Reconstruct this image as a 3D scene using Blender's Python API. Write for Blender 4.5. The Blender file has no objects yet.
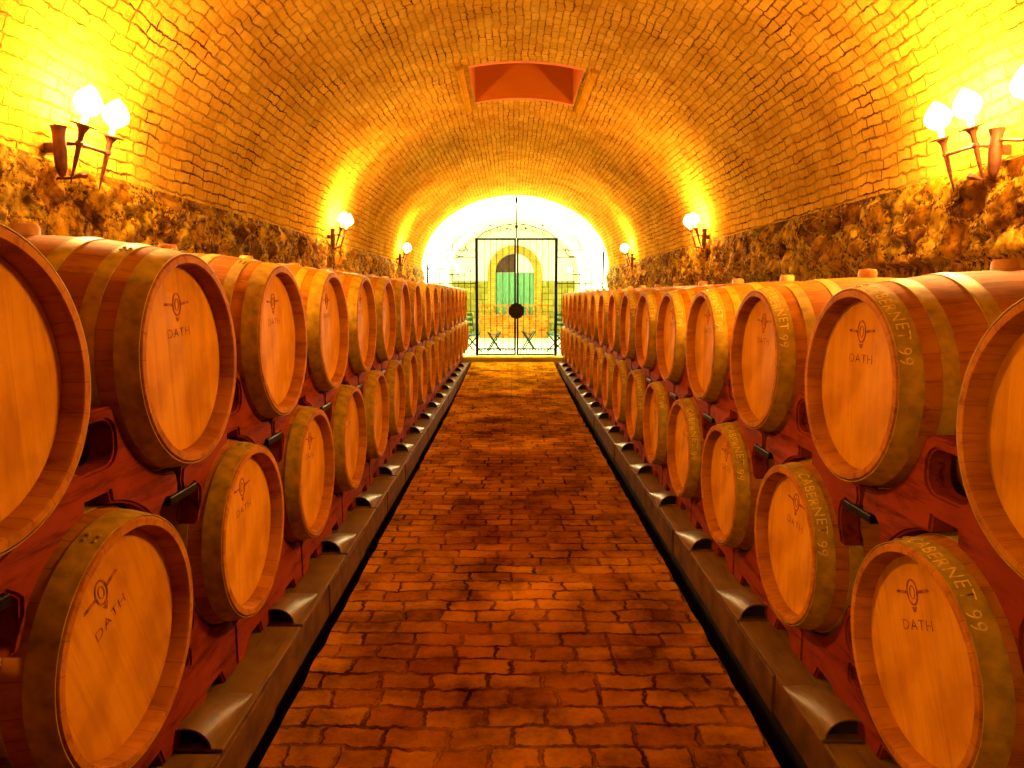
import bpy, bmesh, math, random
from mathutils import Vector, Matrix, noise
random.seed(7)
PI = math.pi
C = bpy.context.scene.collection
CAMZ = 1.55

# ------------------------------------------------------------------ helpers
def link(name, me, parent=None):
    o = bpy.data.objects.new(name, me)
    C.objects.link(o)
    if parent: o.parent = parent
    return o

def obj(name, bm, mat, parent=None, smooth=False, recalc=True):
    if recalc: bmesh.ops.recalc_face_normals(bm, faces=bm.faces)
    me = bpy.data.meshes.new(name)
    bm.to_mesh(me); bm.free()
    if mat: me.materials.append(mat)
    if smooth:
        for p in me.polygons: p.use_smooth = True
        try: me.set_sharp_from_angle(angle=math.radians(38))
        except Exception: pass
    return link(name, me, parent)

def thing(name, label, cat, loc=(0, 0, 0), rot=(0, 0, 0), group=None):
    o = bpy.data.objects.new(name, None); C.objects.link(o)
    o.location = loc; o.rotation_euler = rot; o.empty_display_size = .1
    o['label'] = label; o['category'] = cat
    if group: o['group'] = group
    return o

def tag(o, label, cat, group=None):
    o['label'] = label; o['category'] = cat
    if group: o['group'] = group
    return o

def struct(name, bm, mat, **k):
    o = obj(name, bm, mat, **k); o['kind'] = 'structure'; return o

def dup(root, loc, rot, label, group=None):
    r = root.copy(); C.objects.link(r)
    r.location = loc; r.rotation_euler = rot; r['label'] = label
    if group: r['group'] = group
    for ch in list(root.children):
        c = ch.copy(); C.objects.link(c); c.parent = r
        for g in list(ch.children):
            d = g.copy(); C.objects.link(d); d.parent = c
    return r

def box(bm, x0, x1, y0, y1, z0, z1, bevel=0):
    g = bmesh.ops.create_cube(bm, size=1)
    for v in g['verts']:
        v.co = Vector((x0 + (v.co.x + .5) * (x1 - x0), y0 + (v.co.y + .5) * (y1 - y0), z0 + (v.co.z + .5) * (z1 - z0)))
    if bevel:
        es = list({e for v in g['verts'] for e in v.link_edges})
        bmesh.ops.bevel(bm, geom=es, offset=bevel, segments=2, affect='EDGES', profile=.5)

def tube(bm, pts, rad, seg=10, cap=True):
    """sweep a circle along pts, rad number or list"""
    pts = [Vector(p) for p in pts]; n = len(pts)
    if not hasattr(rad, '__len__'): rad = [rad] * n
    rings = []
    t0 = (pts[1] - pts[0]).normalized()
    up = Vector((0, 0, 1)) if abs(t0.z) < .9 else Vector((1, 0, 0))
    a = t0.cross(up).normalized()
    for i in range(n):
        t = (pts[min(i + 1, n - 1)] - pts[max(i - 1, 0)]).normalized()
        a = (a - t * a.dot(t)).normalized(); b = t.cross(a)
        rings.append([bm.verts.new(pts[i] + (a * math.cos(k * 2 * PI / seg) + b * math.sin(k * 2 * PI / seg)) * rad[i]) for k in range(seg)])
    for i in range(n - 1):
        for k in range(seg):
            bm.faces.new((rings[i][k], rings[i][(k + 1) % seg], rings[i + 1][(k + 1) % seg], rings[i + 1][k]))
    if cap:
        bm.faces.new(rings[0][::-1]); bm.faces.new(rings[-1])

def lathe_x(bm, prof, seg=64, close=False):
    """revolve (x,r) profile about the X axis"""
    rings = []
    for x, r in prof:
        if r < 1e-6: rings.append([bm.verts.new((x, 0, 0))])
        else: rings.append([bm.verts.new((x, r * math.sin(k * 2 * PI / seg), r * math.cos(k * 2 * PI / seg))) for k in range(seg)])
    rr = list(zip(rings, rings[1:]))
    if close: rr.append((rings[-1], rings[0]))
    for A, B in rr:
        for k in range(seg):
            a0, a1 = A[k % len(A)], A[(k + 1) % len(A)]; b0, b1 = B[k % len(B)], B[(k + 1) % len(B)]
            vs = []
            for v in (a0, a1, b1, b0):
                if v not in vs: vs.append(v)
            if len(vs) > 2: bm.faces.new(vs)

def lathe_axis(bm, prof, seg, M):
    """revolve (h,r) profile, axis Z, transformed by M"""
    b2 = bmesh.new(); lathe_x(b2, prof, seg)
    R = Matrix(((0, 1, 0, 0), (0, 0, 1, 0), (1, 0, 0, 0), (0, 0, 0, 1)))  # x->z
    me = bpy.data.meshes.new('tmp'); b2.to_mesh(me); b2.free()
    me.transform(M @ R); bm.from_mesh(me); bpy.data.meshes.remove(me)

def prism_x(bm, outline, x0, x1, holes=()):
    """fill a yz outline (with holes) and extrude from x0 to x1"""
    edges = []
    for loop in [outline] + list(holes):
        vs = [bm.verts.new((x0, y, z)) for y, z in loop]
        edges += [bm.edges.new((vs[i], vs[(i + 1) % len(vs)])) for i in range(len(vs))]
    r = bmesh.ops.triangle_fill(bm, use_beauty=True, edges=edges)
    fs = [f for f in r['geom'] if isinstance(f, bmesh.types.BMFace)]
    ex = bmesh.ops.extrude_face_region(bm, geom=fs)
    for v in ex['geom']:
        if isinstance(v, bmesh.types.BMVert): v.co.x = x1

def slab_xz(bm, poly, y0, y1):
    a = [bm.verts.new((x, y0, z)) for x, z in poly]; b = [bm.verts.new((x, y1, z)) for x, z in poly]; n = len(a)
    bm.faces.new(a); bm.faces.new(b[::-1])
    for i in range(n): bm.faces.new((a[i], b[i], b[(i + 1) % n], a[(i + 1) % n]))

# ------------------------------------------------------------------ materials
def nodes(name):
    m = bpy.data.materials.new(name); m.use_nodes = True
    nt = m.node_tree; b = nt.nodes['Principled BSDF']
    return m, nt, b
def N(nt, t, **k):
    n = nt.nodes.new(t)
    for a, v in k.items():
        if a.startswith('i_'):
            n.inputs[a[2:].replace('_', ' ')].default_value = v
        else: setattr(n, a, v)
    return n
def L(nt, a, b): nt.links.new(a, b)
def ramp(nt, fac, stops):
    r = nt.nodes.new('ShaderNodeValToRGB'); el = r.color_ramp.elements
    while len(el) < len(stops): el.new(.5)
    for e, (p, c) in zip(el, stops): e.position = p; e.color = (*c, 1)
    L(nt, fac, r.inputs[0]); return r.outputs[0]
def mixc(nt, fac, a, b, mode='MIX'):
    m = nt.nodes.new('ShaderNodeMix'); m.data_type = 'RGBA'; m.blend_type = mode
    for s, v in ((m.inputs[0], fac), (m.inputs[6], a), (m.inputs[7], b)):
        if isinstance(v, (int, float)): s.default_value = v
        elif isinstance(v, tuple): s.default_value = (*v, 1)
        else: L(nt, v, s)
    return m.outputs[2]
def mth(nt, op, a, b=None, c=None):
    m = nt.nodes.new('ShaderNodeMath'); m.operation = op
    for i, v in enumerate((a, b, c)):
        if v is None: continue
        if isinstance(v, (int, float)): m.inputs[i].default_value = v
        else: L(nt, v, m.inputs[i])
    return m.outputs[0]
def bump(nt, h, dist, strength=1, prev=None):
    b = nt.nodes.new('ShaderNodeBump'); b.inputs['Distance'].default_value = dist; b.inputs['Strength'].default_value = strength
    L(nt, h, b.inputs['Height'])
    if prev: L(nt, prev, b.inputs['Normal'])
    return b.outputs[0]

def plain(name, col, rough=.6, metal=0, nscale=30, var=.25, bmp=.002):
    m, nt, b = nodes(name)
    tc = N(nt, 'ShaderNodeTexCoord')
    n = N(nt, 'ShaderNodeTexNoise', i_Scale=nscale, i_Detail=5.0); L(nt, tc.outputs['Object'], n.inputs[0])
    dark = tuple(c * (1 - var) for c in col); lite = tuple(min(1, c * (1 + var)) for c in col)
    L(nt, ramp(nt, n.outputs[0], [(.3, dark), (.7, lite)]), b.inputs['Base Color'])
    b.inputs['Roughness'].default_value = rough; b.inputs['Metallic'].default_value = metal; b.inputs['Specular IOR Level'].default_value = .06 if rough > .55 else .2
    if bmp: L(nt, bump(nt, n.outputs[0], bmp), b.inputs['Normal'])
    return m

def brick_mat(name, c1, c2, mortar, bw, rh, msize=.006, warp=.02, grime=.35, rough=.85, bd=.012, mottle=((.55, .42, .3), (1.1, 1.05, 1)), gap=(.3, .5), spec=0.0):
    """bricks on a UV map given in metres"""
    m, nt, b = nodes(name)
    uv = N(nt, 'ShaderNodeUVMap'); uv.uv_map = 'UVMap'
    nz = N(nt, 'ShaderNodeTexNoise', i_Scale=5.0, i_Detail=4.0); L(nt, uv.outputs[0], nz.inputs[0])
    sub = N(nt, 'ShaderNodeVectorMath', operation='SUBTRACT'); L(nt, nz.outputs['Color'], sub.inputs[0]); sub.inputs[1].default_value = (.5, .5, .5)
    sc = N(nt, 'ShaderNodeVectorMath', operation='SCALE'); L(nt, sub.outputs[0], sc.inputs[0]); sc.inputs['Scale'].default_value = warp
    nz3 = N(nt, 'ShaderNodeTexNoise', i_Scale=26.0, i_Detail=3.0); L(nt, uv.outputs[0], nz3.inputs[0])
    sub3 = N(nt, 'ShaderNodeVectorMath', operation='SUBTRACT'); L(nt, nz3.outputs['Color'], sub3.inputs[0]); sub3.inputs[1].default_value = (.5, .5, .5)
    sc3 = N(nt, 'ShaderNodeVectorMath', operation='SCALE'); L(nt, sub3.outputs[0], sc3.inputs[0]); sc3.inputs['Scale'].default_value = warp * .5
    add = N(nt, 'ShaderNodeVectorMath', operation='ADD'); L(nt, uv.outputs[0], add.inputs[0]); L(nt, sc.outputs[0], add.inputs[1])
    add3 = N(nt, 'ShaderNodeVectorMath', operation='ADD'); L(nt, add.outputs[0], add3.inputs[0]); L(nt, sc3.outputs[0], add3.inputs[1])
    br = N(nt, 'ShaderNodeTexBrick', i_Scale=1.0, i_Bias=0.0)
    br.squash = .78; br.squash_frequency = 3; br.offset = .43
    br.inputs['Brick Width'].default_value = bw; br.inputs['Row Height'].default_value = rh
    br.inputs['Mortar Size'].default_value = msize; br.inputs['Mortar Smooth'].default_value = .6
    br.inputs['Color1'].default_value = (*c1, 1); br.inputs['Color2'].default_value = (*c2, 1); br.inputs['Mortar'].default_value = (*[(p + q) / 2 for p, q in zip(c1, c2)], 1)
    L(nt, add3.outputs[0], br.inputs[0])
    n2 = N(nt, 'ShaderNodeTexNoise', i_Scale=2.3, i_Detail=8.0, i_Roughness=.65); L(nt, uv.outputs[0], n2.inputs[0])
    g = ramp(nt, n2.outputs[0], [(.36, mottle[0]), (.58, mottle[1])])
    n6 = N(nt, 'ShaderNodeTexNoise', i_Scale=3.1, i_Detail=5.0, i_Roughness=.7); L(nt, uv.outputs[0], n6.inputs[0])
    fill = ramp(nt, n6.outputs[0], [(gap[0], (1, 1, 1)), (gap[1], (.22, .22, .22))])
    col = mixc(nt, mth(nt, 'MULTIPLY', br.outputs['Fac'], fill), br.outputs['Color'], mortar)
    col = mixc(nt, grime, col, g, 'MULTIPLY')
    n4 = N(nt, 'ShaderNodeTexNoise', i_Scale=45.0, i_Detail=6.0, i_Roughness=.7); L(nt, uv.outputs[0], n4.inputs[0])
    col = mixc(nt, .5, col, ramp(nt, n4.outputs[0], [(.35, (.62, .58, .52)), (.6, (1, 1, 1))]), 'MULTIPLY')
    L(nt, col, b.inputs['Base Color'])
    b.inputs['Roughness'].default_value = rough; b.inputs['Specular IOR Level'].default_value = spec
    # individual brick height from white noise is approximated with low frequency noise
    n5 = N(nt, 'ShaderNodeTexNoise', i_Scale=9.0, i_Detail=2.0); L(nt, uv.outputs[0], n5.inputs[0])
    h = mth(nt, 'ADD', mth(nt, 'MULTIPLY', mth(nt, 'SUBTRACT', 1, br.outputs['Fac']), 1.0), mth(nt, 'MULTIPLY', n5.outputs[0], .9))
    h = mth(nt, 'ADD', h, mth(nt, 'MULTIPLY', n4.outputs[0], .45))
    L(nt, bump(nt, h, bd), b.inputs['Normal'])
    return m

M = {}
M['vault'] = brick_mat('cream_washed_brick', (.49, .315, .030), (.41, .24, .020), (.05, .018, .001), .165, .060, .006, .055, .65, bd=.03, mottle=((.66, .5, .35), (1.08, 1.05, 1)), gap=(.38, .56))
M['floor'] = brick_mat('worn_floor_brick', (.52, .22, .006), (.33, .11, .003), (.09, .028, .001), .222, .116, .011, .075, .9, rough=.9, bd=.02, spec=0.0, mottle=((.3, .22, .2), (1.2, 1.15, 1)), gap=(.40, .58))
M['frame_brick'] = brick_mat('hatch_frame_brick', (.42, .24, .01), (.36, .19, .008), (.14, .06, .004), .12, .06, .004, .008, .3, bd=.006)
M['arch_brick'] = brick_mat('niche_brick', (.46, .36, .05), (.36, .24, .03), (.14, .09, .02), .22, .07, .006, .01, .4, bd=.008)
M['bench_brick'] = brick_mat('low_wall_brick', (.44, .20, .02), (.26, .09, .01), (.5, .36, .06), .16, .07, .009, .02, .5, bd=.01)
M['plaster'] = plain('white_plaster', (.62, .62, .50), .9, 0, 6, .06, .003)
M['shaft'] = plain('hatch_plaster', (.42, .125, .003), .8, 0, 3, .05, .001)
M['terrazzo'] = plain('pale_room_floor', (.50, .54, .44), .5, 0, 14, .25, .001)

def stone_mat():
    m, nt, b = nodes('rubble_stone')
    tc = N(nt, 'ShaderNodeTexCoord')
    mp = N(nt, 'ShaderNodeMapping'); L(nt, tc.outputs['Object'], mp.inputs[0]); mp.inputs['Scale'].default_value = (2, 5.2, 7.4)
    nz = N(nt, 'ShaderNodeTexNoise', i_Scale=1.2, i_Detail=4.0); L(nt, mp.outputs[0], nz.inputs[0])
    vec = mixc(nt, .18, mp.outputs[0], nz.outputs['Color'], 'ADD')
    v1 = N(nt, 'ShaderNodeTexVoronoi'); v1.feature = 'F1'; L(nt, vec, v1.inputs[0]); v1.inputs['Scale'].default_value = 1
    v2 = N(nt, 'ShaderNodeTexVoronoi'); v2.feature = 'DISTANCE_TO_EDGE'; L(nt, vec, v2.inputs[0]); v2.inputs['Scale'].default_value = 1
    sp = N(nt, 'ShaderNodeSeparateColor'); L(nt, v1.outputs['Color'], sp.inputs[0])
    col = ramp(nt, sp.outputs[0], [(0, (.11, .04, .002)), (.3, (.36, .18, .006)), (.5, (.58, .36, .015)), (.7, (.20, .12, .006)), (1, (.66, .44, .03))])
    n0 = N(nt, 'ShaderNodeTexNoise', i_Scale=11.0, i_Detail=9.0, i_Roughness=.75); L(nt, tc.outputs['Object'], n0.inputs[0])
    col = mixc(nt, .9, col, ramp(nt, n0.outputs[0], [(.42, (.16, .09, .06)), (.51, (.8, .75, .7)), (.6, (1.3, 1.3, 1.1))]), 'MULTIPLY')
    # pale ragged mortar with dark crevices inside it
    e = ramp(nt, v2.outputs[0], [(.03, (1, 1, 1)), (.09, (0, 0, 0))])
    n = N(nt, 'ShaderNodeTexNoise', i_Scale=38.0, i_Detail=7.0, i_Roughness=.8); L(nt, tc.outputs['Object'], n.inputs[0])
    mort = ramp(nt, n.outputs[0], [(.46, (.05, .02, .001)), (.53, (.38, .22, .01)), (.7, (.62, .42, .02))])
    col = mixc(nt, e, col, mort)
    L(nt, col, b.inputs['Base Color']); b.inputs['Roughness'].default_value = .9; b.inputs['Specular IOR Level'].default_value = .02
    h = mth(nt, 'ADD', mth(nt, 'MULTIPLY', n.outputs[0], .5), mth(nt, 'MULTIPLY', n0.outputs[0], 1.3))
    h = mth(nt, 'ADD', h, mth(nt, 'MULTIPLY', mth(nt, 'MINIMUM', v2.outputs[0], .25), 2.5))
    L(nt, bump(nt, h, .045), b.inputs['Normal'])
    return m
M['stone'] = stone_mat()

def wood_mat(name, base, dark, mode, rough=.5, nst=26, tint=.3, spec=.03):
    """mode 'stave': per-stave tint around the X axis; 'head': planks across local Y; 'plain'"""
    m, nt, b = nodes(name)
    tc = N(nt, 'ShaderNodeTexCoord'); sp = N(nt, 'ShaderNodeSeparateXYZ'); L(nt, tc.outputs['Object'], sp.inputs[0])
    oi = N(nt, 'ShaderNodeObjectInfo')
    mp = N(nt, 'ShaderNodeMapping'); L(nt, tc.outputs['Object'], mp.inputs[0])
    if mode == 'head': mp.inputs['Scale'].default_value = (6, 34, 3)
    elif mode == 'stave': mp.inputs['Scale'].default_value = (4, 30, 30)
    else: mp.inputs['Scale'].default_value = (24, 4, 24)
    cx = N(nt, 'ShaderNodeCombineXYZ'); L(nt, mth(nt, 'MULTIPLY', oi.outputs['Random'], 50), cx.inputs[0]); L(nt, mth(nt, 'MULTIPLY', oi.outputs['Random'], 31), cx.inputs[2])
    L(nt, cx.outputs[0], mp.inputs['Location'])
    n = N(nt, 'ShaderNodeTexNoise', i_Scale=1.0, i_Detail=6.0, i_Roughness=.65, i_Distortion=.4); L(nt, mp.outputs[0], n.inputs[0])
    col = ramp(nt, n.outputs[0], [(.3, dark), (.5, base), (.75, tuple(min(1, c * 1.12) for c in base))])
    h = n.outputs[0]
    if mode in ('stave', 'head'):
        if mode == 'stave':
            ang = mth(nt, 'ARCTAN2', sp.outputs[1], sp.outputs[2]); q = mth(nt, 'MULTIPLY', ang, nst / (2 * PI))
        else: q = mth(nt, 'MULTIPLY', mth(nt, 'ADD', sp.outputs[1], mth(nt, 'MULTIPLY', oi.outputs['Random'], .05)), 1 / .078)
        cell = mth(nt, 'FLOOR', q); fr = mth(nt, 'FRACT', q)
        wn = N(nt, 'ShaderNodeTexWhiteNoise', noise_dimensions='1D'); L(nt, mth(nt, 'ADD', cell, mth(nt, 'MULTIPLY', oi.outputs['Random'], 97.3)), wn.inputs['W'])
        col = mixc(nt, tint, col, ramp(nt, wn.outputs[0], [(0, (.5, .38, .3)), (.5, (1, .95, .9)), (1, (1.1, 1.1, 1.05))]), 'MULTIPLY')
        e = mth(nt, 'MINIMUM', fr, mth(nt, 'SUBTRACT', 1, fr))
        line = mth(nt, 'MULTIPLY', mth(nt, 'LESS_THAN', e, .016 if mode == 'stave' else .010), .7 if mode == 'stave' else .35)
        col = mixc(nt, mth(nt, 'MULTIPLY', line, .55), col, tuple(c * .25 for c in dark))
        h = mth(nt, 'SUBTRACT', mth(nt, 'MULTIPLY', n.outputs[0], .3), mth(nt, 'MULTIPLY', line, 1.0))
    n2 = N(nt, 'ShaderNodeTexNoise', i_Scale=7.0, i_Detail=5.0); L(nt, tc.outputs['Object'], n2.inputs[0])
    col = mixc(nt, .55, col, ramp(nt, n2.outputs[0], [(.38, (.62, .5, .42)), (.58, (1, 1, 1))]), 'MULTIPLY')
    # whole-object tint
    col = mixc(nt, .3, col, ramp(nt, oi.outputs['Random'], [(0, (.7, .6, .55)), (1, (1.1, 1.08, 1.05))]), 'MULTIPLY')
    L(nt, col, b.inputs['Base Color']); b.inputs['Roughness'].default_value = rough; b.inputs['Specular IOR Level'].default_value = spec
    L(nt, bump(nt, h, .0015), b.inputs['Normal'])
    return m
M['stave'] = wood_mat('oak_stave', (.38, .145, .005), (.24, .07, .003), 'stave', .65)
M['headwood'] = wood_mat('oak_head', (.52, .235, .006), (.44, .178, .004), 'head', .6, tint=.22)
M['kerb_wood'] = wood_mat('olive_brown_tile', (.16, .085, .006), (.08, .038, .003), 'plain', .42, spec=.3)
M['plinth'] = plain('kerb_stone', (.085, .034, .004), .7, 0, 9, .4, .006)
M['bracket'] = wood_mat('red_brown_rack', (.19, .028, .006), (.05, .006, .003), 'plain', .7)
M['hoop'] = plain('galvanised_hoop', (.33, .205, .006), .5, .1, 26, .35, .0008)
M['iron'] = plain('black_wrought_iron', (.008, .006, .006), .7, .0, 40, .3, .001)
M['rust_iron'] = plain('rust_brown_iron', (.09, .03, .012), .5, .4, 40, .35, .001)
M['steel'] = plain('dark_clamp_steel', (.012, .01, .012), .35, .6, 40, .3, .0005)
M['bung'] = plain('pale_bung', (.42, .2, .03), .5, 0, 20, .15, .0005)
M['ink'] = plain('burnt_stamp', (.22, .06, .006), .8, 0, 60, .6, 0)
M['chalk'] = plain('yellow_chalk', (.66, .46, .07), .95, 0, 80, .3, 0)
M['candle'] = plain('candle_tube', (.7, .6, .2), .5, 0, 20, .1, 0)
M['void'] = plain('recess_shade_black', (.02, .014, .012), .95, 0, 12, .4, .004)  # near-black colour standing in for shade in gutter slots and hood mouths
M['green'] = plain('green_door_paint', (.07, .22, .09), .5, 0, 7, .2, .001)
M['darkwood'] = plain('dark_fanlight', (.05, .025, .015), .6, 0, 12, .3, .001)
M['canvas'] = plain('dark_green_stool', (.008, .025, .014), .6, 0, 20, .3, .001)
def glow(name, col, s):
    m, nt, b = nodes(name)
    b.inputs['Base Color'].default_value = (.9, .8, .6, 1); b.inputs['Emission Color'].default_value = (*col, 1); b.inputs['Emission Strength'].default_value = s
    return m
LCOL = (1.0, .475, .12); WCOL = (1, .95, .48)
M['flame'] = glow('lit_bulb_glass', LCOL, 1220)
M['globe'] = glow('lit_globe_glass', WCOL, 6500)
M['globe_deep'] = glow('dim_globe_glass', WCOL, 1000)

def uvbox(o, fn):
    me = o.data; uv = me.uv_layers.new(name='UVMap') if not me.uv_layers else me.uv_layers[0]
    for p in me.polygons:
        for li in p.loop_indices:
            uv.data[li].uv = fn(me.vertices[me.loops[li].vertex_index].co, p.normal)

# ------------------------------------------------------------------ the setting
VC, VA, VR, ZS = .08, 2.0, 1.57, 2.08     # vault centre, half width, rise, springing height
Y0, Y1, Y2 = -4.0, 14.95, 23.0
HX0, HX1, HY0, HY1 = -.39, .66, 6.62, 7.75   # ceiling hatch

def arc_len_table(n):
    ts = [PI * i / n for i in range(n + 1)]
    pts = [(VC - VA * math.cos(t), ZS + VR * math.sin(t)) for t in ts]
    s = [0]
    for a, b in zip(pts, pts[1:]): s.append(s[-1] + math.hypot(b[0] - a[0], b[1] - a[1]))
    return pts, s
def vault(name, ya, yb, mat, hatch=False, inset=0):
    bm = bmesh.new(); uvl = bm.loops.layers.uv.new('UVMap')
    pts, s = arc_len_table(128)
    pts = [(VC + (x - VC) * (1 - inset / VA), ZS + (z - ZS) * (1 - inset / VR)) for x, z in pts]
    if hatch:
        # snap nearest columns to the hatch sides
        for hx in (HX0, HX1):
            i = min(range(len(pts)), key=lambda i: abs(pts[i][0] - hx))
            pts[i] = (hx, ZS + VR * math.sqrt(max(0, 1 - ((hx - VC) / VA) ** 2)))
    n = max(2, int((yb - ya) / .12)); ys = [ya + (yb - ya) * i / n for i in range(n + 1)]
    if hatch:
        for hy in (HY0, HY1):
            i = min(range(len(ys)), key=lambda i: abs(ys[i] - hy)); ys[i] = hy
    vs = []
    for y in ys:
        row = []
        for i, (x, z) in enumerate(pts):
            d = (noise.noise(Vector((x * 1.1, y * 1.1, z * 1.1))) * .022 + noise.noise(Vector((x * 4, y * 4, z * 4))) * .007)
            cx, cz = VC, ZS
            dx, dz = x - cx, z - cz; l = math.hypot(dx, dz) or 1
            if hatch and abs(y - (HY0 + HY1) / 2) < .9 and abs(x - (HX0 + HX1) / 2) < .8 or i in (0, len(pts) - 1): d *= 0
            row.append(bm.verts.new((x + dx / l * d, y, z + dz / l * d)))
        vs.append(row)
    for j in range(len(ys) - 1):
        for i in range(len(pts) - 1):
            mx = (pts[i][0] + pts[i + 1][0]) / 2; my = (ys[j] + ys[j + 1]) / 2
            if hatch and HX0 < mx < HX1 and HY0 < my < HY1 and pts[i][1] > 3: continue
            f = bm.faces.new((vs[j][i], vs[j][i + 1], vs[j + 1][i + 1], vs[j + 1][i]))
            for l, (a, b) in zip(f.loops, ((j, i), (j, i + 1), (j + 1, i + 1), (j + 1, i))): l[uvl].uv = (ys[a], s[b])
    for f in bm.faces: f.smooth = True
    return struct(name, bm, mat, recalc=False)
ceiling = vault('ceiling', Y0, Y1, M['vault'], True)
ceiling2 = vault('ceiling_beyond_gate', Y1 + .001, Y2, M['plaster'], inset=.0)

# hatch shaft and its brick frame
def vz(x): return ZS + VR * math.sqrt(max(0, 1 - ((x - VC) / VA) ** 2))
bm = bmesh.new()
t = .06; zt = 4.25; zb = 3.56
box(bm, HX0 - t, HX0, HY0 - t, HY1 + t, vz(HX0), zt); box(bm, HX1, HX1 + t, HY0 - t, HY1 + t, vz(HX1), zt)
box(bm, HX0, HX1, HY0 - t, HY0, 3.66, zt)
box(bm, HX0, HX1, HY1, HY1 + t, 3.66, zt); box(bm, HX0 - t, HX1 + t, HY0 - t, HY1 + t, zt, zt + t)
# lips closing the arc between the flat shaft ends and the curved vault edge
for yy0, yy1 in ((HY0 - t, HY0), (HY1, HY1 + t)):
    k = 16; xs = [HX0 + (HX1 - HX0) * i / k for i in range(k + 1)]
    for a, b_ in zip(xs, xs[1:]):
        za, zb_ = vz(a) - .001, vz(b_) - .001
        vv = [bm.verts.new(p) for p in ((a, yy0, za), (b_, yy0, zb_), (b_, yy1, zb_), (a, yy1, za), (a, yy0, 3.66), (b_, yy0, 3.66), (b_, yy1, 3.66), (a, yy1, 3.66))]
        for q in ((0, 1, 2, 3), (4, 5, 6, 7), (0, 1, 5, 4), (1, 2, 6, 5), (2, 3, 7, 6), (3, 0, 4, 7)): bm.faces.new([vv[i] for i in q])
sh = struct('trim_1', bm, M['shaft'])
bm = bmesh.new()
for xa, xb in ((HX0 - .115, HX0 - .045), (HX1 + .045, HX1 + .115)):
    for yy in (0,):
        za, zb_ = vz(xa), vz(xb); dd = .03
        vv = [bm.verts.new(p) for p in ((xa, HY0 - .1, za - dd), (xb, HY0 - .1, zb_ - dd), (xb, HY1 + .22, zb_ - dd), (xa, HY1 + .22, za - dd), (xa, HY0 - .1, za + .03), (xb, HY0 - .1, zb_ + .03), (xb, HY1 + .22, zb_ + .03), (xa, HY1 + .22, za + .03))]
        for q in ((0, 1, 2, 3), (4, 5, 6, 7), (0, 1, 5, 4), (1, 2, 6, 5), (2, 3, 7, 6), (3, 0, 4, 7)): bm.faces.new([vv[i] for i in q])
fr = struct('trim_2', bm, M['frame_brick']); uvbox(fr, lambda c, n: (c.y, c.x))

# rubble walls below the springing
def stone_wall(name, side, ya, yb, mat):
    bm = bmesh.new()
    cl = bm.verts.layers.float.new('cell'); jl = bm.verts.layers.float.new('joint')
    wx = VC + side * VA
    dy = .028; ny = int((yb - ya) / dy)
    zs = [0, .6, 1.2] + [1.3 + .026 * i for i in range(int((ZS + .04 - 1.3) / .026) + 1)]
    rows = []
    for j in range(ny + 1):
        y = ya + j * dy; row = []
        for k, z in enumerate(zs):
            p = Vector((y * 6.0 + side * 31, z * 8.6, side * 3.0))
            p += Vector((noise.noise(p * .6), noise.noise(p * .6 + Vector((9, 9, 9))), 0)) * .5
            p.z = side * 3.0
            dist, pos = noise.voronoi(p)
            edge = dist[1] - dist[0]
            c = noise.cell(pos[0] * 7.3)
            bulge = min(1, edge * 2.4)
            d = .02 + .05 * (bulge ** .5) * (.6 + .7 * abs(c)) + .022 * noise.noise(Vector((y * 16, z * 16, 1))) + .01 * noise.noise(Vector((y * 40, z * 40, 4)))
            d *= .8 if z < ZS - .01 else .45
            if z < 1.70: d = 0
            v = bm.verts.new((wx - side * d, y, z)); v[cl] = (noise.noise(pos[0] * 3.1) + .5 + c * .3) % 1.0; v[jl] = max(0, 1 - edge * 6) * .8
            row.append(v)
        v = bm.verts.new((wx + side * .12, y, zs[-1] + .015)); row.append(v)
        rows.append(row)
    for j in range(ny):
        for k in range(len(zs)):
            a, b_, c_, d_ = rows[j][k], rows[j + 1][k], rows[j + 1][k + 1], rows[j][k + 1]
            bm.faces.new((a, b_, c_, d_) if side < 0 else (d_, c_, b_, a))
    for f in bm.faces: f.smooth = True
    return struct(name, bm, mat, recalc=False)
stone_wall('wall_left', -1, Y0, Y1, M['stone'])
stone_wall('wall_right', 1, Y0, Y1, M['stone'])

bm = bmesh.new(); box(bm, VC - VA, VC + VA, Y0 - .15, Y0, 0, 3.7); struct('wall_back', bm, M['plinth'])

# floor: flat, then a gentle ramp up to the gate
FX0, FX1 = -.838, .892
def fz(y): return 0 if y < 9 else .14 * min(1, (y - 9) / 5.5)
bm = bmesh.new(); uvl = bm.loops.layers.uv.new('UVMap')
nx, ny = 44, 460; ys = [Y0 + (14.62 - Y0) * j / ny for j in range(ny + 1)]
vs = []
for y in ys:
    row = []
    for i in range(nx + 1):
        x = FX0 + (FX1 - FX0) * i / nx
        z = fz(y) + noise.noise(Vector((x * 2.2, y * 2.2, 0))) * .008 + noise.noise(Vector((x * 8, y * 8, 3))) * .003
        if i in (0, nx): x += noise.noise(Vector((0, y * 6, i))) * .012
        row.append(bm.verts.new((x, y, z)))
    vs.append(row)
for j in range(ny):
    for i in range(nx):
        f = bm.faces.new((vs[j][i], vs[j][i + 1], vs[j + 1][i + 1], vs[j + 1][i]))
        for l in f.loops: l[uvl].uv = (l.vert.co.x, l.vert.co.y)
ee = [(vs[j][0], vs[j + 1][0]) for j in range(ny)] + [(vs[j + 1][nx], vs[j][nx]) for j in range(ny)]
for a, b_ in ee:
    a2 = bm.verts.new((a.co.x, a.co.y, a.co.z - .3)); b2 = bm.verts.new((b_.co.x, b_.co.y, b_.co.z - .3))
    f = bm.faces.new((a, b_, b2, a2))
    for l in f.loops: l[uvl].uv = (l.vert.co.z, l.vert.co.y)
for f in bm.faces: f.smooth = abs(f.normal.z) > .5
struct('floor', bm, M['floor'], recalc=False)
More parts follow.
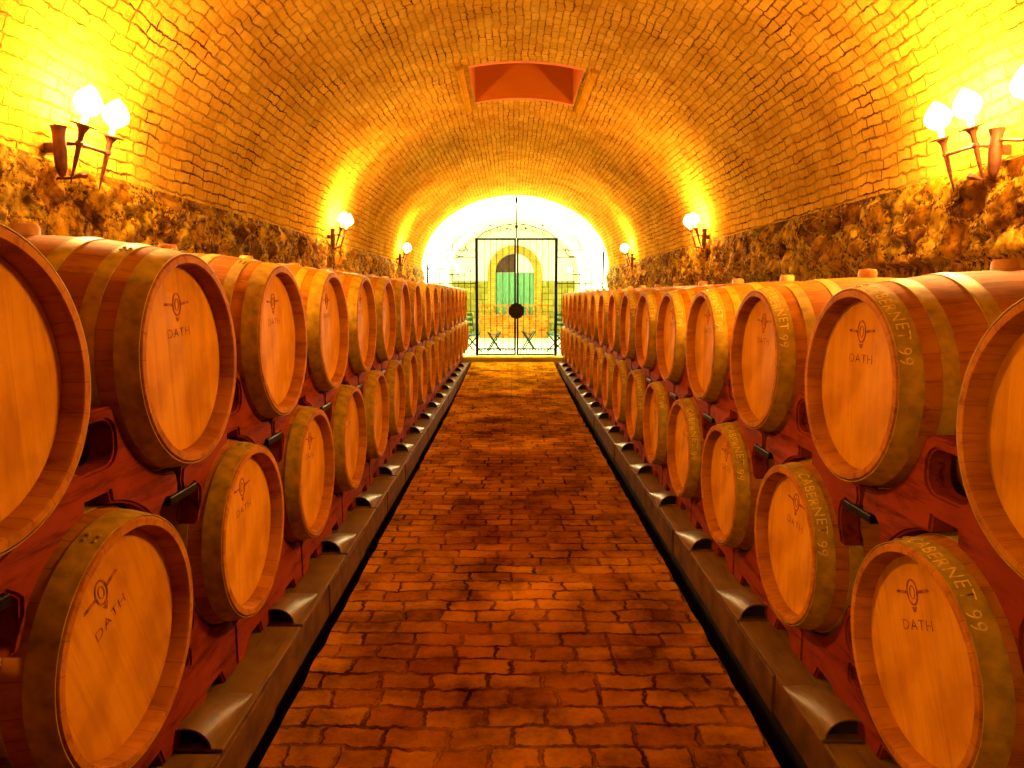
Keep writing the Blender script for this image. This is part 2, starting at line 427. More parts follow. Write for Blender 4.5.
# dark gutter bottoms, kerb plinths, raised step under the gate, floor of the room beyond
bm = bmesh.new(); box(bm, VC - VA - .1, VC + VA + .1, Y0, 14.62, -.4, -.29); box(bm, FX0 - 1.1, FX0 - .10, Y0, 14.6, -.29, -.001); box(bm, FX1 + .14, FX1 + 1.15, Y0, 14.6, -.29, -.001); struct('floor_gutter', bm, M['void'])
PZ = .150
PX = {1: .972, -1: -.885}
for s, nm in ((-1, 'baseboard_left'), (1, 'baseboard_right')):
    bm = bmesh.new(); xa, xb = sorted((PX[s], VC + s * VA))
    y = Y0; k = 0
    while y < 14.6:
        y2 = min(14.62, y + .8); o = .003 * ((k * 37) % 5 - 2)
        box(bm, xa + (o if s > 0 else 0), xb + (o if s < 0 else 0), y + .002, y2 - .002, 0, PZ, .006); y = y2; k += 1
    struct(nm, bm, M['plinth'])
SZ = .235
bm = bmesh.new(); box(bm, VC - VA, VC + VA, 14.62, Y2, -.2, SZ - .02)
struct('floor_beyond_gate', bm, M['terrazzo'])
bm = bmesh.new(); box(bm, -1.2, 1.3, 14.60, 15.15, .0, SZ, .01); st = struct('trim_3', bm, M['arch_brick']); uvbox(st, lambda c, n: (c.x, c.y + c.z))

# ------------------------------------------------------------------ barrels
LEN = .92
SR = {1: .285, -1: .303}; RR = .285; RB = .342
def prof(x): u = 2 * x / LEN - 1; return RR + (RB - RR) * (1 - u * u)
def make_barrel(name, chalk):
    global RR, RB
    RR = SR[1 if chalk else -1]; RB = RR + .055; k_ = RR / .288
    t = thing(name, '', 'barrel', group=None)
    bm = bmesh.new()
    P = [(.05, .256 * k_), (.004, .263 * k_), (0, .266 * k_), (0, RR - .005), (.004, RR - .0015)]
    P += [(x, prof(x)) for x in [.02 + (LEN - .04) * i / 22 for i in range(23)]]
    P += [(LEN - .004, RR - .0015), (LEN, RR - .005), (LEN, .266 * k_), (LEN - .004, .263 * k_), (LEN - .05, .256 * k_)]
    lathe_x(bm, P, 72); obj('staves', bm, M['stave'], t, smooth=True)
    for side in (0, 1):
        bm = bmesh.new()
        xs = [.044, .048, .048, .07, .07]; rs = [.0, .0, .2565, .2565, 0]
        pr = [(.046, 0), (.046, .2558), (.049, .2575), (.066, .2575), (.066, 0)]
        lathe_x(bm, [(x if side == 0 else LEN - x, r * k_) for x, r in pr], 48)
        h = obj('head', bm, M['headwood'], t)
        if side == 0: head = h
    hoops = []
    for xa, xb in ((.004, .062), (.105, .145), (.235, .28)):
        for side in (0, 1):
            a, b_ = (xa, xb) if side == 0 else (LEN - xb, LEN - xa)
            bm = bmesh.new(); th = .0028
            n = 4; xs = [a + (b_ - a) * i / n for i in range(n + 1)]
            outer = [(x, prof(x) + th) for x in xs]; inner = [(x, prof(x) + .0002) for x in xs[::-1]]
            lathe_x(bm, outer + inner, 72, close=True)
            for ang in (-.10, -.04):       # rivets at the lap of the hoop
                for f in (.3, .7):
                    x = a + (b_ - a) * f; r = prof(x) + th
                    an = ang + .35 * xa * 10
                    c = Vector((x, r * math.sin(an), r * math.cos(an))); nrm = Vector((0, math.sin(an), math.cos(an)))
                    q = nrm.to_track_quat('Z', 'Y').to_matrix().to_4x4()
                    lathe_axis(bm, [(0, .006), (.002, .0055), (.0035, .003), (.004, 0)], 8, Matrix.Translation(c) @ q)
            h = obj('hoop', bm, M['hoop'], t, smooth=True); hoops.append(h)
    bm = bmesh.new(); lathe_axis(bm, [(0, .0), (0, .036), (.022, .036), (.034, .03), (.036, 0)], 20, Matrix.Translation((LEN / 2, 0, prof(LEN / 2) - .002)))
    obj('bung', bm, M['bung'], t, smooth=True)
    # burnt stamp on the head: oval badge crossed by a bar, a small leaf and a line of letters
    bm = bmesh.new()
    def flat(poly, x=.0445):
        # raised outline: thin prism in front of the head
        vs = [bm.verts.new((x, p[0], p[1])) for p in poly]; vs2 = [bm.verts.new((.0462, p[0], p[1])) for p in poly]
        bm.faces.new(vs); n = len(vs)
        for i in range(n): bm.faces.new((vs[i], vs[(i + 1) % n], vs2[(i + 1) % n], vs2[i]))
    def ringp(cy, cz, ry, rz, w):
        n = 24
        for i in range(n):
            a, b_ = 2 * PI * i / n, 2 * PI * (i + 1) / n
            flat([(cy + ry * math.cos(a), cz + rz * math.sin(a)), (cy + ry * math.cos(b_), cz + rz * math.sin(b_)), (cy + (ry - w) * math.cos(b_), cz + (rz - w) * math.sin(b_)), (cy + (ry - w) * math.cos(a), cz + (rz - w) * math.sin(a))])
    cz = .160
    ringp(0, cz, .025, .034, .005); ringp(0, cz, .012, .018, .003)
    for s in (-1, 1):
        flat([(s * .024, cz + .004), (s * .070, cz + .007), (s * .075, cz), (s * .024, cz - .004)])
    flat([(-.010, cz - .036), (.012, cz - .037), (.004, cz - .050), (-.004, cz - .049)])
    stp = obj('stamp', bm, M['ink'], head, recalc=True)
    text_part('lettering', 'DATH', .038, M['ink'], head, lambda x, y: Vector((.0452, -x * 1.25, y + .066)), .0008, Vector((1, 0, 0)))
    if chalk:
        R = prof(.03) + .0032
        def mp(x, y):
            an = .20 + x / R
            xx = .012 + y
            r = prof(xx) + .0036
            return Vector((xx, -r * math.sin(an), r * math.cos(an)))
        text_part('chalk_writing', 'CABERNET 99', .047, M['chalk'], hoops[0], mp, 0, None, align='LEFT', wob=.005)
    return t

def text_part(name, body, size, mat, parent, fn, th, nrm, align='CENTER', wob=0):
    cu = bpy.data.curves.new('t', 'FONT'); cu.body = body; cu.size = size; cu.align_x = align; cu.resolution_u = 3
    cu.offset = size * -.004
    cu.space_character = 1.15
    to = bpy.data.objects.new('t', cu); C.objects.link(to)
    dg = bpy.context.evaluated_depsgraph_get(); dg.update()
    me = bpy.data.meshes.new_from_object(to.evaluated_get(dg))
    bpy.data.objects.remove(to); bpy.data.curves.remove(cu)
    bm = bmesh.new(); bm.from_mesh(me); bpy.data.meshes.remove(me)
    for v in bm.verts:
        x, y = v.co.x, v.co.y
        if wob: y += wob * math.sin(x * 37)
        v.co = fn(x, y)
    me = bpy.data.meshes.new(name); bm.to_mesh(me); bm.free(); me.materials.append(mat)
    return link(name, me, parent)

ORD = ['first', 'second', 'third', 'fourth', 'fifth', 'sixth', 'seventh', 'eighth', 'ninth', 'tenth', 'eleventh', 'twelfth', 'thirteenth', 'fourteenth', 'fifteenth', 'sixteenth', 'seventeenth', 'eighteenth', 'nineteenth']
RIM = {1: 1.0, -1: -.93}
ZUs, ZLs = {1: CAMZ - .268, -1: CAMZ - .187}, {1: CAMZ - .915, -1: CAMZ - .850}
YB = {1: 1.245, -1: 1.215}
PS = {1: .812, -1: .815}
NU = {1: 16, -1: 17}
SN = {1: 'right', -1: 'left'}
proto = {1: make_barrel('wine_barrel', True), -1: make_barrel('wine_barrel', False)}
used = {1: False, -1: False}
def put_barrel(s, y, z, rx, label, group):
    rot = (rx, 0, 0 if s > 0 else PI)
    if not used[s]:
        used[s] = True; r = proto[s]; r.location = (RIM[s], y, z); r.rotation_euler = rot; r['label'] = label; r['group'] = group; return r
    return dup(proto[s], (RIM[s], y, z), rot, label, group)
rl = [(.0, .0), (.50, -.38), (-.14, .1), (.3, -.25), (-.3, .2)]
for s in (1, -1):
    for k in range(NU[s]):
        w = ORD[k]
        lab = {0: f'large oak barrel cut by the {SN[s]} picture edge, first of the upper {SN[s]} row',
               1: f'upper {SN[s]} oak barrel with whole stamped head showing, second from the front'}.get(k, f'oak wine barrel lying in the upper {SN[s]} row, {w} from the front')
        put_barrel(s, YB[s] + PS[s] * k, ZUs[s] + (.02 if (s < 0 and k == 0) else 0), random.uniform(-.05, .05), lab, f'oak barrels in the upper {SN[s]} row')
    for k in range(NU[s] + 1):
        rx = random.uniform(-.3, .3)
        if k == 1: rx = -.42 if s > 0 else -.38
        if k == 0: lab = f'oak barrel mostly outside the {SN[s]} picture edge, first of the lower {SN[s]} row'
        elif k == 1: lab = f'big lower {SN[s]} oak barrel with tilted badge stamp, nearest one shown whole'
        else: lab = f'oak wine barrel lying in the lower {SN[s]} row, {ORD[k]} from the front'
        put_barrel(s, YB[s] - PS[s] / 2 + PS[s] * k, ZLs[s], rx, lab, f'oak barrels in the lower {SN[s]} row')

# ------------------------------------------------------------------ rack brackets
def arc(cy, cz, r, a0, a1, n):
    return [(cy + r * math.cos(a0 + (a1 - a0) * i / n), cz + r * math.sin(a0 + (a1 - a0) * i / n)) for i in range(n + 1)]
def rrect(y0, y1, z0, z1, r, n=5):
    o = []
    for cy, cz, a in ((y1 - r, z1 - r, 0), (y0 + r, z1 - r, PI / 2), (y0 + r, z0 + r, PI), (y1 - r, z0 + r, 1.5 * PI)):
        o += arc(cy, cz, r, a, a + PI / 2, n)
    return o
def bracket_outline(lower, s):
    CR = SR[s] + (.036 if lower else .031); ZL = ZLs[s]; dz = -(ZUs[s] - ZLs[s]); hp = PS[s] / 2
    a_top = PI + math.asin(.10 / CR); a_bot = 1.5 * PI - .07
    right = [(.085, -.088)] + arc(hp, 0, CR, a_top, a_bot, 14)
    if lower:
        H = ZL - PZ - .012
        right += [(hp - .011, -CR - .03), (hp - .005, -CR - .035), (hp - .005, -H), (.30, -H), (.27, -H + .055), (.16, -H + .055), (.14, -H)]
        left = [(-y, z) for y, z in reversed(right)]
        return right + left
    q = CR - .306; right += [(hp - .012, -.345 - q), (hp - .02, -.38 - q), (hp - .05, -.376 - q), (.32, -.37 - q), (.292, -.39 - q), (.281, -.43), (.287, -.48), (.318, -.535)]
    a0 = math.asin((-.535 - dz) / (CR + .016))
    a1 = PI / 2 - .17
    right += arc(0, dz, CR + .002, a0 + .02, a1, 12)
    left = [(-y, z) for y, z in reversed(right)]
    return right + [(.05, -.288 - q * .4), (-.05, -.288 - q * .4)] + left
def make_bracket(lower, s):
    t = thing('barrel_rack_bracket', '', 'rack bracket')
    bm = bmesh.new()
    out = bracket_outline(lower, s)
    seen = []
    for p in out:
        if not seen or math.hypot(p[0] - seen[-1][0], p[1] - seen[-1][1]) > 1e-4: seen.append(p)
    holes = [rrect(-.088, .088, -.232, -.118, .045)]
    if lower: holes.append(rrect(-.055, .055, -.33, -.275, .01, 2))
    xa, xb = (.10, .165) if lower else (.07, .14)
    prism_x(bm, seen, xa, xb, holes)
    es = [e for e in bm.edges if len(e.link_faces) == 2 and e.calc_face_angle(0) > .9 and abs(e.verts[0].co.x - e.verts[1].co.x) < 1e-5]
    bmesh.ops.bevel(bm, geom=es, offset=.007, segments=2, affect='EDGES')
    obj('bracket_plate', bm, M['bracket'], t, smooth=False)
    bm = bmesh.new(); prism_x(bm, seen, LEN - xb, LEN - xa, holes); obj('bracket_plate', bm, M['bracket'], t)
    if not lower:
        bm = bmesh.new(); hp = PS[s] / 2; z0 = -.405 - (SR[s] - .285)
        box(bm, .06, .18, hp - .085, hp + .085, z0, z0 + .027, .004)
        box(bm, .085, .125, hp - .065, hp - .052, z0 + .02, z0 + .045); box(bm, .085, .125, hp + .052, hp + .065, z0 + .02, z0 + .045)
        obj('clamp_bar', bm, M['steel'], t)
    else:
        bm = bmesh.new(); box(bm, .11, .15, .17, .25, -.43, -.40, .004)
        obj('wedge', bm, M['steel'], t)
    return t
pb = {(l, s): make_bracket(l, s) for l in (True, False) for s in (1, -1)}
ub = {}
def put_bracket(lower, s, y, z, label, group):
    rot = (0, 0, 0 if s > 0 else PI)
    if (lower, s) not in ub:
        ub[lower, s] = True; r = pb[lower, s]; r.location = (RIM[s], y, z); r.rotation_euler = rot; r['label'] = label; r['group'] = group; return
    dup(pb[lower, s], (RIM[s], y, z), rot, label, group)
for s in (1, -1):
    for k in range(NU[s] + 1):
        put_bracket(False, s, YB[s] - PS[s] / 2 + PS[s] * k, ZUs[s], f'red brown holed rack bracket on top of {ORD[k]} lower {SN[s]} barrel', f'upper rack brackets on the {SN[s]}')
    for k in range(NU[s] + 1 + (1 if s > 0 else 0)):
        put_bracket(True, s, YB[s] - PS[s] + PS[s] * k, ZLs[s], f'red brown floor rack bracket beside {ORD[k]} lower {SN[s]} barrel, kerb level', f'lower rack brackets on the {SN[s]}')

# ------------------------------------------------------------------ kerb tiles with raised half-round hoods
def make_tile():
    t = thing('kerb_tile', '', 'kerb tile')
    bm = bmesh.new(); box(bm, .004, .205, .003, .797, 0, .012, .003); obj('slab', bm, M['kerb_wood'], t)
    bm = bmesh.new()
    # hood: flat at the far end (y .30), rising to a half-round mouth at the near end (y 0)
    ny, na = 10, 14; W = .080; cx = .092
    outer = []; inner = []
    for j in range(ny + 1):
        f = j / ny; y = .001 + .30 * f; hgt = .066 * (1 - f ** 1.6) + .004; w = W * (1 + .18 * f)
        for lst, th in ((outer, 0), (inner, .006)):
            lst.append([bm.verts.new((cx - (w - th) * math.cos(PI * i / na), y, .012 + max(.0005, hgt - th) * math.sin(PI * i / na))) for i in range(na + 1)])
    for j in range(ny):
        for i in range(na):
            bm.faces.new((outer[j][i], outer[j][i + 1], outer[j + 1][i + 1], outer[j + 1][i]))
            bm.faces.new((inner[j][i], inner[j + 1][i], inner[j + 1][i + 1], inner[j][i + 1]))
    for i in range(na): bm.faces.new((outer[0][i], inner[0][i], inner[0][i + 1], outer[0][i + 1]))
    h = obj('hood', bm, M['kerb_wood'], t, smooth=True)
    bm = bmesh.new(); slab_xz(bm, [(cx - .0695 * math.cos(PI * i / 12), .0125 + .058 * math.sin(PI * i / 12)) for i in range(13)], .03, .036); obj('hood_shade_plug', bm, M['void'], t)  # black half disc added just inside the mouth, painting the hood's inner shade
    return t
tile = make_tile(); first = True
for s in (1, -1):
    for k in range(17):
        # mirrored side uses negative scale-free copy: hood is symmetric enough to just slide sideways
        y = YB[s] + PS[s] * k - .05 + (0 if s > 0 else -.02)
        if y + .8 > 14.62: break
        x = PX[s] if s > 0 else PX[s] - .209
        lab = f'olive brown kerb tile with raised half round hood, {ORD[k]} along the {SN[s]} kerb'
        if first: first = False; tile.location = (x, y, PZ + .001); tile['label'] = lab; tile['group'] = f'kerb tiles on the {SN[s]}'
        else: dup(tile, (x, y, PZ + .001), (0, 0, 0), lab, f'kerb tiles on the {SN[s]}')

# ------------------------------------------------------------------ sconces
def add_light(name, loc, power, col, r=.054):
    ld = bpy.data.lights.new(name, 'POINT'); ld.energy = power; ld.color = col; ld.shadow_soft_size = r
    o = bpy.data.objects.new(name, ld); C.objects.link(o); o.location = loc; return o
LEAN = math.radians(17)
def torch_parts(root, y, x0=.13, z0=0, cone=False):
    M4 = Matrix.Translation((x0, y, z0)) @ Matrix.Rotation(LEAN, 4, 'Y')
    bm = bmesh.new()
    if cone: pr = [(-.24, 0), (-.238, .003), (-.08, .010), (-.055, .010), (-.05, .016), (-.045, .012), (0, .030), (.003, .030), (.003, 0)]
    else: pr = [(-.25, 0), (-.245, .002), (-.15, .009), (-.085, .0115), (-.08, .016), (-.07, .016), (-.065, .011), (-.03, .013), (-.006, .026), (-.004, .052), (.002, .054), (.002, 0)]
    lathe_axis(bm, pr, 20, M4); st = obj('torch_stem', bm, M['rust_iron'], root, smooth=True)
    bm = bmesh.new(); lathe_axis(bm, [(.001, 0), (.001, .013), (.045, .012), (.045, 0)], 14, M4); obj('candle_tube', bm, M['candle'], st, smooth=True)
    bm = bmesh.new(); lathe_axis(bm, [(.036 + .128 * i / 14, .053 * max(0, math.sin(PI * (i / 14) ** .82)) ** .9) for i in range(15)], 16, M4); obj('bulb', bm, M['flame'], st, smooth=True)
    return M4 @ Vector((0, 0, .088))
def make_sconce(extra):
    t = thing('torch_sconce', '', 'wall sconce')
    pts = [torch_parts(t, .10), torch_parts(t, -.10)]
    bm = bmesh.new(); tube(bm, [(.107, -.10, -.075), (.107, .10, -.075)], .008, 8); tube(bm, [(.107, -.10, -.075), (.06, -.12, -.08), (.03, -.135, -.09)], .008, 8)
    obj('crossbar', bm, M['rust_iron'], t)
    bm = bmesh.new(); lathe_axis(bm, [(-.20, 0), (-.19, .012), (-.16, .022), (-.10, .026), (-.03, .024), (.0, .030), (.006, .034), (.006, 0)], 18, Matrix.Translation((.05, -.14, -.02)))
    box(bm, -.02, .03, -.15, -.13, -.12, -.08)
    obj('wall_holder', bm, M['rust_iron'], t, smooth=True)
    bm = bmesh.new(); tube(bm, [(.075, -.11, -.215), (.09, -.085, -.20), (.095, -.06, -.195)], [.004, .012, .016], 8); tube(bm, [(.075, -.11, -.215), (-.02, -.12, -.22)], .006, 6); obj('wall_spike', bm, M['rust_iron'], t)
    if extra:
        pts.append(torch_parts(t, -.40, .10, 0, True))
        bm = bmesh.new(); tube(bm, [(.05, -.14, -.06), (.04, -.29, -.09), (.085, -.40, -.055)], .007, 8); obj('side_arm', bm, M['rust_iron'], t)
    return t, pts
sc, lp = make_sconce(False); sc2, lp2 = make_sconce(True)
sconces = [(-1, 3.08, 'nearest left', 1), (1, 3.12, 'nearest right', 1), (-1, 7.45, 'middle left', 1), (1, 7.5, 'middle right', 1), (-1, 11.8, 'farthest left in front of the gate', 1), (1, 11.85, 'farthest right in front of the gate', 1)]
POW = 150
firsts = True
for s, y, wd, pw in sconces:
    lab = {'nearest left': 'rusty iron two torch sconce glowing on the brick vault, nearest on the left',
           'nearest right': 'rusty iron sconce with extra side torch, nearest on the right vault',
           'middle left': 'lit iron torch sconce halfway down the left vault',
           'middle right': 'lit iron torch sconce halfway down the right vault',
           'farthest left in front of the gate': 'small lit torch sconce on left vault, closest to the gate',
           'farthest right in front of the gate': 'small lit torch sconce on right vault, closest to the gate'}[wd]
    loc = (VC + s * (VA - .012), y, CAMZ + .70)
    sign = 1
    if wd == 'nearest right':
        # right wall: local +x must point to -X; y mirrored by rotation, so flip meshes
        r = sc2; r.location = loc; r.rotation_euler = (0, 0, PI); r['label'] = lab; r['group'] = 'torch sconces in the cellar'; pts = lp2
    elif wd == 'nearest left':
        r = sc; r.location = loc; r['label'] = lab; r['group'] = 'torch sconces in the cellar'; pts = lp
    else:
        r = dup(sc, loc, (0, 0, 0 if s < 0 else PI), lab, 'torch sconces in the cellar'); pts = lp
    mat = Matrix.Translation(loc) @ Matrix.Rotation(0 if s < 0 else PI, 4, 'Z')
# the right-hand sconces are turned half round, so mirror their meshes along y to keep the holder on the camera side
done = {}
def mirror_y(root):
    for c in [root] + list(root.children_recursive):
        if c.type == 'MESH':
            k = c.data.name
            if k not in done:
                me = c.data if root is sc2 else c.data.copy()
                me.transform(Matrix.Scale(-1, 4, (0, 1, 0))); me.flip_normals(); done[k] = me
            c.data = done[k]
mirror_y(sc2); done = {}
for o in list(C.objects):
    if o.name.startswith('torch_sconce') and o is not sc2 and o.location.x > 0: mirror_y(o)
# the next sconce of the left wall, just behind the camera
dup(sc, (VC - (VA - .012), -1.35, CAMZ + .70), (0, 0, 0), 'lit iron torch sconce on the left wall behind the viewer', 'torch sconces in the cellar')

# ------------------------------------------------------------------ wrought iron gate
GY = 14.95; GX0, GX1, GZ0, GZ1 = -.745, .955, SZ + .01, CAMZ + 1.20
GM = (GX0 + GX1) / 2
gate = thing('iron_gate', 'tall black double leaf iron gate with round lock plate at corridor end', 'gate', (GM, GY, GZ0))
def gb(): return bmesh.new()
W2 = (GX1 - GX0) / 2; HH = GZ1 - GZ0
for s in (-1, 1):
    bm = gb(); box(bm, s * W2 - .03, s * W2 + .03, -.03, .03, 0, HH, .004); obj('gate_post', bm, M['iron'], gate)
    x0, x1 = (s * .028, s * (W2 - .035)); xa, xb = min(x0, x1), max(x0, x1)
    bm = gb()
    box(bm, xa, xb, -.018, .018, HH - .04, HH); box(bm, xa, xb, -.015, .015, .13, .16); box(bm, xa, xb, -.015, .015, .01, .04)
    inner = x0; box(bm, inner - .02, inner + .02, -.02, .02, .01, HH); 
    lf = obj('leaf_frame', bm, M['iron'], gate)
    n = 6
    for i in range(1, n):
        x = xa + (xb - xa) * i / n
        bm = gb(); tube(bm, [(x, 0, .02), (x, 0, HH - .02)], .0075, 6); obj('bar', bm, M['iron'], lf)
    for i in range(n):
        x = xa + (xb - xa) * (i + .5) / n
        bm = gb(); tube(bm, [(x, 0, .03), (x, 0, .145)], .011, 6); obj('short_bar', bm, M['iron'], lf)
bm = gb(); lathe_axis(bm, [(-.012, 0), (-.012, .175), (.012, .175), (.012, 0)], 10, Matrix.Translation((0, -.035, CAMZ - GZ0 - .34)) @ Matrix.Rotation(PI / 2, 4, 'X')); obj('lock_plate', bm, M['iron'], gate)

def spiral(cx, cz, r0, r1, a0, turns, n=28):
    return [(cx + (r0 + (r1 - r0) * i / n) * math.cos(a0 + turns * 2 * PI * i / n), 0, cz + (r0 + (r1 - r0) * i / n) * math.sin(a0 + turns * 2 * PI * i / n)) for i in range(n + 1)]
def z_at(x, margin=.03): return ZS + VR * math.sqrt(max(0, 1 - ((x - VC) / VA) ** 2)) - margin
for s, nm in ((-1, 'left'), (1, 'right')):
    xg = GX0 if s < 0 else GX1; xw = -1.80 if s < 0 else 1.96
    g = thing('iron_grille', f'iron side grille of thin bars on the {nm} of the gate', 'grille', (xg, GY, GZ0), group='grilles beside the gate')
    zt = CAMZ + .92 - GZ0
    wd = xw - xg
    bm = gb(); box(bm, wd - .02, wd + .02, -.02, .02, 0, zt); obj('grille_post', bm, M['iron'], g)
    for zz in (.05, 1.55, CAMZ + .95 - GZ0, CAMZ + .80 - GZ0):
        e = wd if zz < 1.6 else wd * .62
        bm = gb(); tube(bm, [(s * .03, 0, zz), (e, 0, zz)], .010, 6); obj('rail', bm, M['iron'], g)
    n = 8
    for i in range(1, n):
        x = wd * i / n
        bm = gb(); tube(bm, [(x, 0, .02), (x, 0, 1.72 + .08 * (i % 2))], .0065, 6); tube(bm, [(x, 0, 1.72 + .08 * (i % 2)), (x, 0, 1.80 + .08 * (i % 2))], [.013, .001], 6); obj('bar', bm, M['iron'], g)
    bm = gb(); zb = CAMZ + .95 - GZ0
    tube(bm, spiral(s * .30, zb + .02, .27, .06, PI / 2 if s > 0 else PI / 2, -s * .9), .008, 6)
    tube(bm, spiral(s * .34, zb + .05, .17, .03, 0 if s > 0 else PI, s * 1.2), .006, 6)
    obj('scroll', bm, M['iron'], g)
ov = thing('iron_overthrow', 'arched wrought iron scrollwork with centre spear above the gate', 'ironwork', (GM, GY, GZ1))
bm = gb(); pts = [(-.72 + 1.44 * i / 20, 0, .10 + .20 * math.sin(PI * i / 20)) for i in range(21)]; tube(bm, [(-W2 + .02, 0, 0)] + pts + [(W2 - .02, 0, 0)], .008, 6); obj('arched_rail', bm, M['iron'], ov)
for i in range(6):
    x = -.6 + 1.2 * i / 5; z = .06 + .16 * math.sin(PI * (i + .7) / 6.4)
    bm = gb(); tube(bm, spiral(x, z, .075, .02, 0 if i % 2 else PI, 1.1 if i % 2 else -1.1, 18), .006, 6); obj('scroll', bm, M['iron'], ov)
for x, z in ((-.56, .26), (-.20, .20), (.20, .20), (.56, .26)):
    bm = gb(); bmesh.ops.create_uvsphere(bm, u_segments=10, v_segments=6, radius=.022); bmesh.ops.translate(bm, verts=bm.verts, vec=(x, 0, z)); obj('rosette', bm, M['iron'], ov)
bm = gb(); tube(bm, [(0, 0, 0), (0, 0, .2), (0, 0, .22), (0, 0, .26), (0, 0, .28), (0, 0, .72), (0, 0, .76), (0, 0, .82), (0, 0, .87)], [.012, .012, .03, .03, .012, .012, .026, .022, .002], 8); obj('spear', bm, M['iron'], ov)

# ------------------------------------------------------------------ room beyond the gate
for s, nm in ((-1, 'wall_left_beyond_gate'), (1, 'wall_right_beyond_gate')):
    bm = bmesh.new(); xw = VC + s * VA; box(bm, min(xw, xw + s * .15), max(xw, xw + s * .15), Y1, Y2, 0, ZS + .02); struct(nm, bm, M['plaster'])
bm = bmesh.new(); box(bm, VC - VA, VC + VA, Y2, Y2 + .2, 0, 3.8); struct('wall_end', bm, M['plaster'])
bm = bmesh.new(); box(bm, VC - VA + .005, -.78, Y2 - .12, Y2, SZ, CAMZ + .45, .01); box(bm, .98, VC + VA - .005, Y2 - .12, Y2, SZ, CAMZ + .45, .01); o = struct('wall_end_stone', bm, brick_mat('coursed_stone', (.34, .34, .05), (.22, .22, .03), (.08, .06, .02), .5, .2, .02, .05, .6, bd=.03)); uvbox(o, lambda c, n: (c.x, c.z))
# arched doorway
dr = struct_parent = None
DX0, DX1, DZT = -.53, .74, CAMZ + .72
bm = bmesh.new(); cx = (DX0 + DX1) / 2; ri = (DX1 - DX0) / 2; ro = ri + .25
outl = [(cx + ro * math.cos(PI * i / 24), DZT + ro * math.sin(PI * i / 24)) for i in range(25)]
inn = [(cx + ri * math.cos(PI * i / 24), DZT + ri * math.sin(PI * i / 24)) for i in range(25)]
for i in range(24): slab_xz(bm, [outl[i], outl[i + 1], inn[i + 1], inn[i]], Y2 - .10, Y2)
slab_xz(bm, [(cx - ro, SZ), (cx - ri, SZ), (cx - ri, DZT), (cx - ro, DZT)], Y2 - .10, Y2); slab_xz(bm, [(cx + ri, SZ), (cx + ro, SZ), (cx + ro, DZT), (cx + ri, DZT)], Y2 - .10, Y2)
o = struct('door_1_arch', bm, M['arch_brick']); uvbox(o, lambda c, n: (c.x, c.z))
bm = bmesh.new()
for i in range(8):
    x = DX0 + (DX1 - DX0) * i / 8; box(bm, x + .004, x + (DX1 - DX0) / 8 - .004, Y2 - .05, Y2 - .004, SZ, DZT, .006)
struct('door_1', bm, M['green'])
bm = bmesh.new(); slab_xz(bm, [(cx + (ri - .01) * math.cos(PI / 2 + PI / 2 * i / 12), DZT + .01 + (ri - .03) * math.sin(PI / 2 + PI / 2 * i / 12)) for i in range(13)] + [(cx, DZT + .01)], Y2 - .05, Y2 - .002)
struct('window_1', bm, M['darkwood'])
bm = bmesh.new(); slab_xz(bm, [(cx + (ri - .01) * math.cos(PI / 2 * i / 12), DZT + .01 + (ri - .03) * math.sin(PI / 2 * i / 12)) for i in range(13)] + [(cx, DZT + .01)], Y2 - .05, Y2 - .002)
struct('window_2', bm, M['plaster'])
# low brick bench wall with baluster rail
bw = thing('brick_bench', 'low orange brick bench wall with a pierced top rail behind the gate', 'bench', (0.08, 21.6, SZ - .02))
bm = bmesh.new(); box(bm, -1.08, 1.08, 0, .45, 0, .72, .01); o = obj('bench_wall', bm, M['bench_brick'], bw); uvbox(o, lambda c, n: (c.x, c.z + c.y))
bm = bmesh.new(); box(bm, -1.1, 1.1, 0, .1, .98, 1.04, .008); o = obj('top_rail', bm, M['bench_brick'], bw); uvbox(o, lambda c, n: (c.x, c.z + c.y))
for i in range(11):
    x = -1.05 + 2.1 * i / 10
    bm = bmesh.new(); lathe_axis(bm, [(.72, 0), (.72, .04), (.76, .04), (.80, .022), (.86, .05), (.92, .025), (.98, .04), (.98, 0)], 12, Matrix.Translation((x, .05, 0))); o = obj('baluster', bm, M['bench_brick'], bw, smooth=True); uvbox(o, lambda c, n: (c.x, c.z))

# folding stools and chairs
def x_seat(root, w, h, dp, back=0):
    for yy in (-dp / 2, dp / 2):
        for sg in (-1, 1):
            bm = bmesh.new(); a = Vector((-sg * w / 2, yy + sg * .008, 0)); b_ = Vector((sg * w / 2, yy + sg * .008, h))
            tube(bm, [a, a.lerp(b_, .5), b_], .016, 6); obj('leg', bm, M['canvas'], root)
    bm = bmesh.new()
    n = 8
    top = []; bot = []
    for i in range(n + 1):
        x = -w / 2 + w * i / n; z = h - .07 * math.sin(PI * i / n)
        top.append((x, z)); bot.append((x, z - .012))
    slab_xz(bm, top + bot[::-1], -dp / 2, dp / 2); obj('seat', bm, M['canvas'], root)
    if back:
        for sg in (-1, 1):
            bm = bmesh.new(); tube(bm, [(sg * w / 2, dp / 2, h - .02), (sg * w / 2, dp / 2 + .08, h + back)], .014, 6); obj('back_post', bm, M['canvas'], root)
        for k in range(3):
            bm = bmesh.new(); zz = h + back * (.4 + .28 * k); yy = dp / 2 + .08 * (zz - h) / back
            box(bm, -w / 2, w / 2, yy - .01, yy + .01, zz - .035, zz + .035, .004); obj('back_slat', bm, M['canvas'], root)
for x, y, lab in ((-.42, 16.6, 'dark green folding stool seen through the left gate leaf'), (.42, 16.9, 'dark green folding stool seen through the right gate leaf')):
    t = thing('folding_stool', lab, 'stool', (x, y, SZ - .02), (0, 0, .15), group='folding stools behind the gate'); x_seat(t, .30, .46, .26)
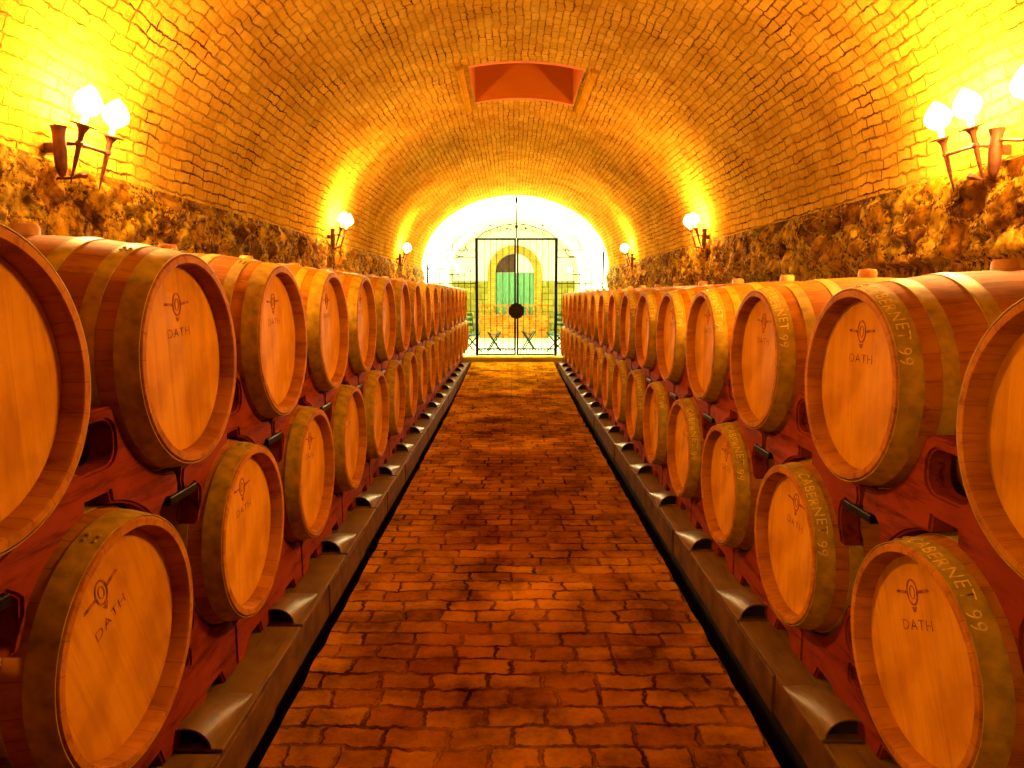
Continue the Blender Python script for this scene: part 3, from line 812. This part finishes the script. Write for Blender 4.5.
for x, y, rz, lab in ((-1.02, 16.5, .5, 'dark folding chair standing behind the left gate post'), (1.12, 16.4, -.5, 'dark folding chair standing behind the right gate post')):
    t = thing('folding_chair', lab, 'chair', (x, y, SZ - .02), (0, 0, rz), group='folding chairs behind the gate'); x_seat(t, .44, .46, .4, .42)

# bright globe lamps on the walls of the far room
for x, y, pw, lab in ((-1.28, 16.2, 2600, 'bright globe lamp on left wall just past the gate'), (1.62, 16.2, 2600, 'bright globe lamp on right wall just past the gate'), (-1.55, 20.6, 350, 'bright globe lamp deep in the left of the far room'), (1.72, 20.6, 350, 'bright globe lamp deep in the right of the far room')):
    s = 1 if x > 0 else -1; wx = VC + s * VA
    t = thing('globe_lamp', lab, 'wall lamp', (x, y, CAMZ + .72), group='globe lamps beyond the gate')
    bm = bmesh.new(); tube(bm, [(wx - x, 0, -.12), (0, 0, -.12), (0, 0, -.05)], .012, 8); tube(bm, [(wx - x - s * .02, 0, -.12), (wx - x, 0, -.12)], .05, 12); obj('wall_arm', bm, M['iron'], t)
    bm = bmesh.new(); bmesh.ops.create_uvsphere(bm, u_segments=20, v_segments=12, radius=.06); obj('glass_globe', bm, M['globe'] if pw > 1000 else M['globe_deep'], t, smooth=True)

# ------------------------------------------------------------------ world, camera
w = bpy.data.worlds.new('World'); bpy.context.scene.world = w; w.use_nodes = True
w.node_tree.nodes['Background'].inputs[0].default_value = (.02, .01, .02, 1); w.node_tree.nodes['Background'].inputs[1].default_value = .3
cam = bpy.data.cameras.new('Camera'); co = bpy.data.objects.new('Camera', cam); C.objects.link(co)
cam.sensor_width = 36; cam.lens = 690 / 1024 * 36; cam.clip_end = 100; cam.clip_start = .05
cam.shift_x = (512 - 511.5) / 1024
pitch = math.atan(89 / 690)
co.location = (0, 0, CAMZ); co.rotation_euler = (PI / 2 - pitch, 0, 0)
sc_ = bpy.context.scene; sc_.camera = co
sc_.view_settings.view_transform = 'Standard'; sc_.view_settings.look = 'None'; sc_.view_settings.gamma = 1; sc_.view_settings.exposure = 0.0
sc_.view_settings.use_curve_mapping = False
